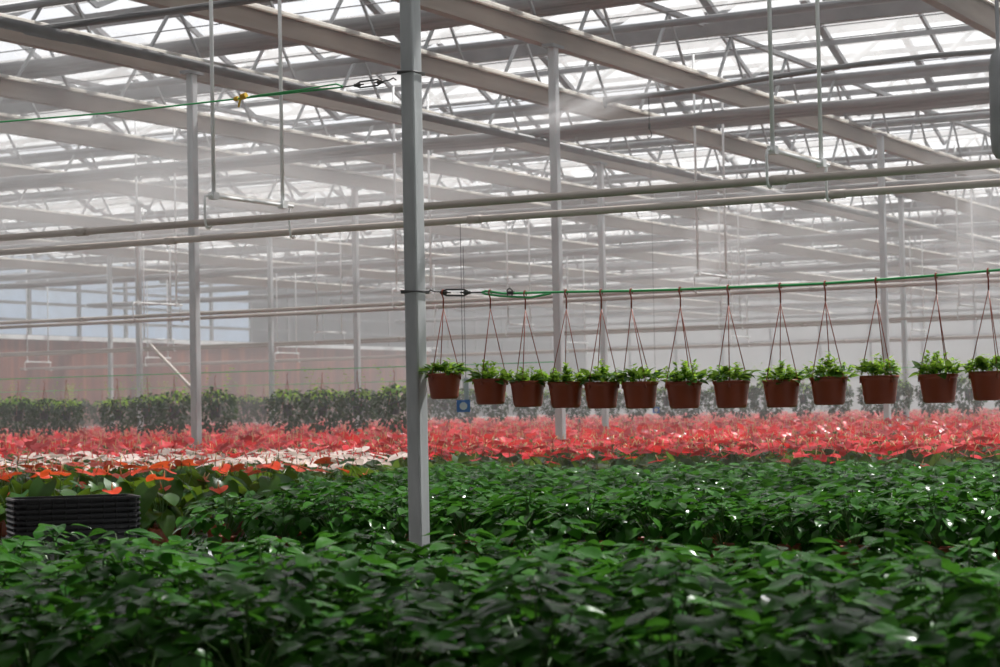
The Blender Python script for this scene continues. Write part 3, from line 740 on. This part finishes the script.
for i in range(len(rings) - 1):
    for k in range(n): fs.append((i * n + k, i * n + (k + 1) % n, (i + 1) * n + (k + 1) % n, (i + 1) * n + k))
fs.append(tuple((len(rings) - 1) * n + k for k in range(n)))
m.add(vs, fs)
for k in range(9):
    x = -TW / 2 + .06 + k * (TW - .12) / 8
    for s in (-1, 1): m.box((x, s * (TD / 2 - .002), .03), (.006, .012, .044))
for k in range(5):
    y = -TD / 2 + .06 + k * (TD - .12) / 4
    for s in (-1, 1): m.box((s * (TW / 2 - .002), y, .03), (.012, .006, .044))
tray_me = m.mesh('growing_tray', M['black_plastic'])
tc = on_u(73, 500, 8.75); NT = 10; PIT = .029
for k in range(NT):
    lab = 'black plastic tray, %s from the top of the tray stack' % ordn(NT - 1 - k)
    o = inst(tray_me, 'growing_tray', None, (tc.x + random.uniform(-.003, .003), tc.y + random.uniform(-.003, .003), BT + .003 + k * PIT), TH * .95 + .38 + random.uniform(-.008, .008)); tag(o, lab, 'tray', 'stack of black growing trays')
# two extra pots with plants just right of the trays are part of the orange row; pale tray on the bench
p = at_z(178, 541, 12.4)
m = MB(); rg = [rr(.34, .2, .02, 3)]; m.box((0, 0, .008), (.46, .2, .016)); m.box((0, .098, .02), (.46, .006, .03)); m.box((0, -.098, .02), (.46, .006, .03)); m.box((.228, 0, .02), (.006, .2, .03)); m.box((-.228, 0, .02), (.006, .2, .03))
o = m.obj('pale_tray', M['bench'], loc=(p.x, p.y, BT + .001)); tag(o, 'shallow pale grey tray on the bench right of the black trays', 'tray')

# ------------------------------------------------------------------ mist
m = MB(); m.box(((8 - VMAX + .4) / 2, (9.4 + UMAX - .2) / 2, 2.9), (VMAX - .4 + 8, UMAX - .2 - 9.4, 5.6))
o = m.obj('mist_haze', volmat('mist_haze', .0155, (.46, .465, .48), .25)); tag(o, 'pale grey mist filling the greenhouse', 'mist', kind='stuff')
def puff(px, py, Z, r, dens, label, rot=0):
    m = MB(); n = 14; vs = []; fs = []
    m.lathe([(math.sin(PI * i / 10) + 1e-4, -math.cos(PI * i / 10)) for i in range(11)], 16)
    o = m.obj('mist_cloud', volmat('mist_cloud', dens, (.60, .605, .62), .3, soft=True)); o.location = at_z(px, py, Z); o.scale = r; o.rotation_euler = (0, rot, TH)
    tag(o, label, 'mist', 'drifting mist clouds', 'stuff')
puff(590, 105, 17, (.75, .4, .16), 5, 'small comet of mist sprayed from the hose nozzle', -.25)
puff(735, 216, 24, (.8, .5, .28), 3.5, 'small sloping puff of mist between the pipes', -.5)
puff(715, 258, 26, (.9, .5, .32), 3, 'small puff of mist just above the green cable', -.4)
puff(965, 215, 19, (.5, .5, 1.0), 3.2, 'pale upright plume of mist near the right edge')
puff(70, 95, 22, (3.2, 2, 1.5), .6, 'drifting cloud of mist under the roof at left')
puff(150, 205, 26, (5.5, 3, 1.2), .75, 'low bank of mist over the left pipes')
puff(760, 250, 30, (4.5, 2.5, 1.2), .35, 'bank of mist above the hanging pots')
puff(400, 200, 24, (4.5, 2, 1.2), .45, 'wide cloud of mist behind the thick post')

# ------------------------------------------------------------------ light
w = bpy.data.worlds.new('world'); sc.world = w; w.use_nodes = True; N = w.node_tree.nodes; L = w.node_tree.links
tcw = N.new('ShaderNodeTexCoord'); sx = N.new('ShaderNodeSeparateXYZ'); L.new(tcw.outputs['Generated'], sx.inputs[0])
nw = N.new('ShaderNodeTexNoise'); nw.inputs['Scale'].default_value = 3.5; nw.inputs['Detail'].default_value = 5; L.new(tcw.outputs['Generated'], nw.inputs['Vector'])
aw = N.new('ShaderNodeMath'); aw.operation = 'MULTIPLY_ADD'; L.new(nw.outputs['Fac'], aw.inputs[0]); aw.inputs[1].default_value = .25; L.new(sx.outputs[2], aw.inputs[2])
rw = ramp(N, [(.10, (.78, .94, 1.2)), (.24, (.80, .88, 1.02)), (.5, (.80, .84, .90)), (.8, (.86, .88, .92))]); L.new(aw.outputs[0], rw.inputs[0])
SUNAZ = TH - math.radians(48)                                       # world angle from +y, clockwise negative
sd = Vector((-math.sin(SUNAZ), math.cos(SUNAZ), 0))
N['Background'].inputs[1].default_value = 1.0
L.new(rw.outputs[0], N['Background'].inputs[0])
el = math.radians(56)
sun = bpy.data.lights.new('sun', 'SUN'); sun.energy = 15; sun.angle = math.radians(1.2); sun.color = (1, .965, .93)
so = bpy.data.objects.new('sun', sun); COL.objects.link(so); so.location = (0, 0, 30)
dirv = (sd * math.cos(el) + Vector((0, 0, math.sin(el))))
so.rotation_euler = dirv.to_track_quat('Z', 'Y').to_euler()

vs_ = sc.view_settings; vs_.view_transform = 'Standard'; vs_.look = 'None'; vs_.gamma = 1; vs_.use_curve_mapping = False; vs_.exposure = -0.82
c = sc.cycles
c.max_bounces = 8; c.diffuse_bounces = 3; c.glossy_bounces = 2; c.transmission_bounces = 3; c.transparent_max_bounces = 24; c.volume_bounces = 1
c.use_denoising = True; c.volume_step_rate = 2; c.volume_max_steps = 128
c.caustics_reflective = False; c.caustics_refractive = False; c.sample_clamp_indirect = 6
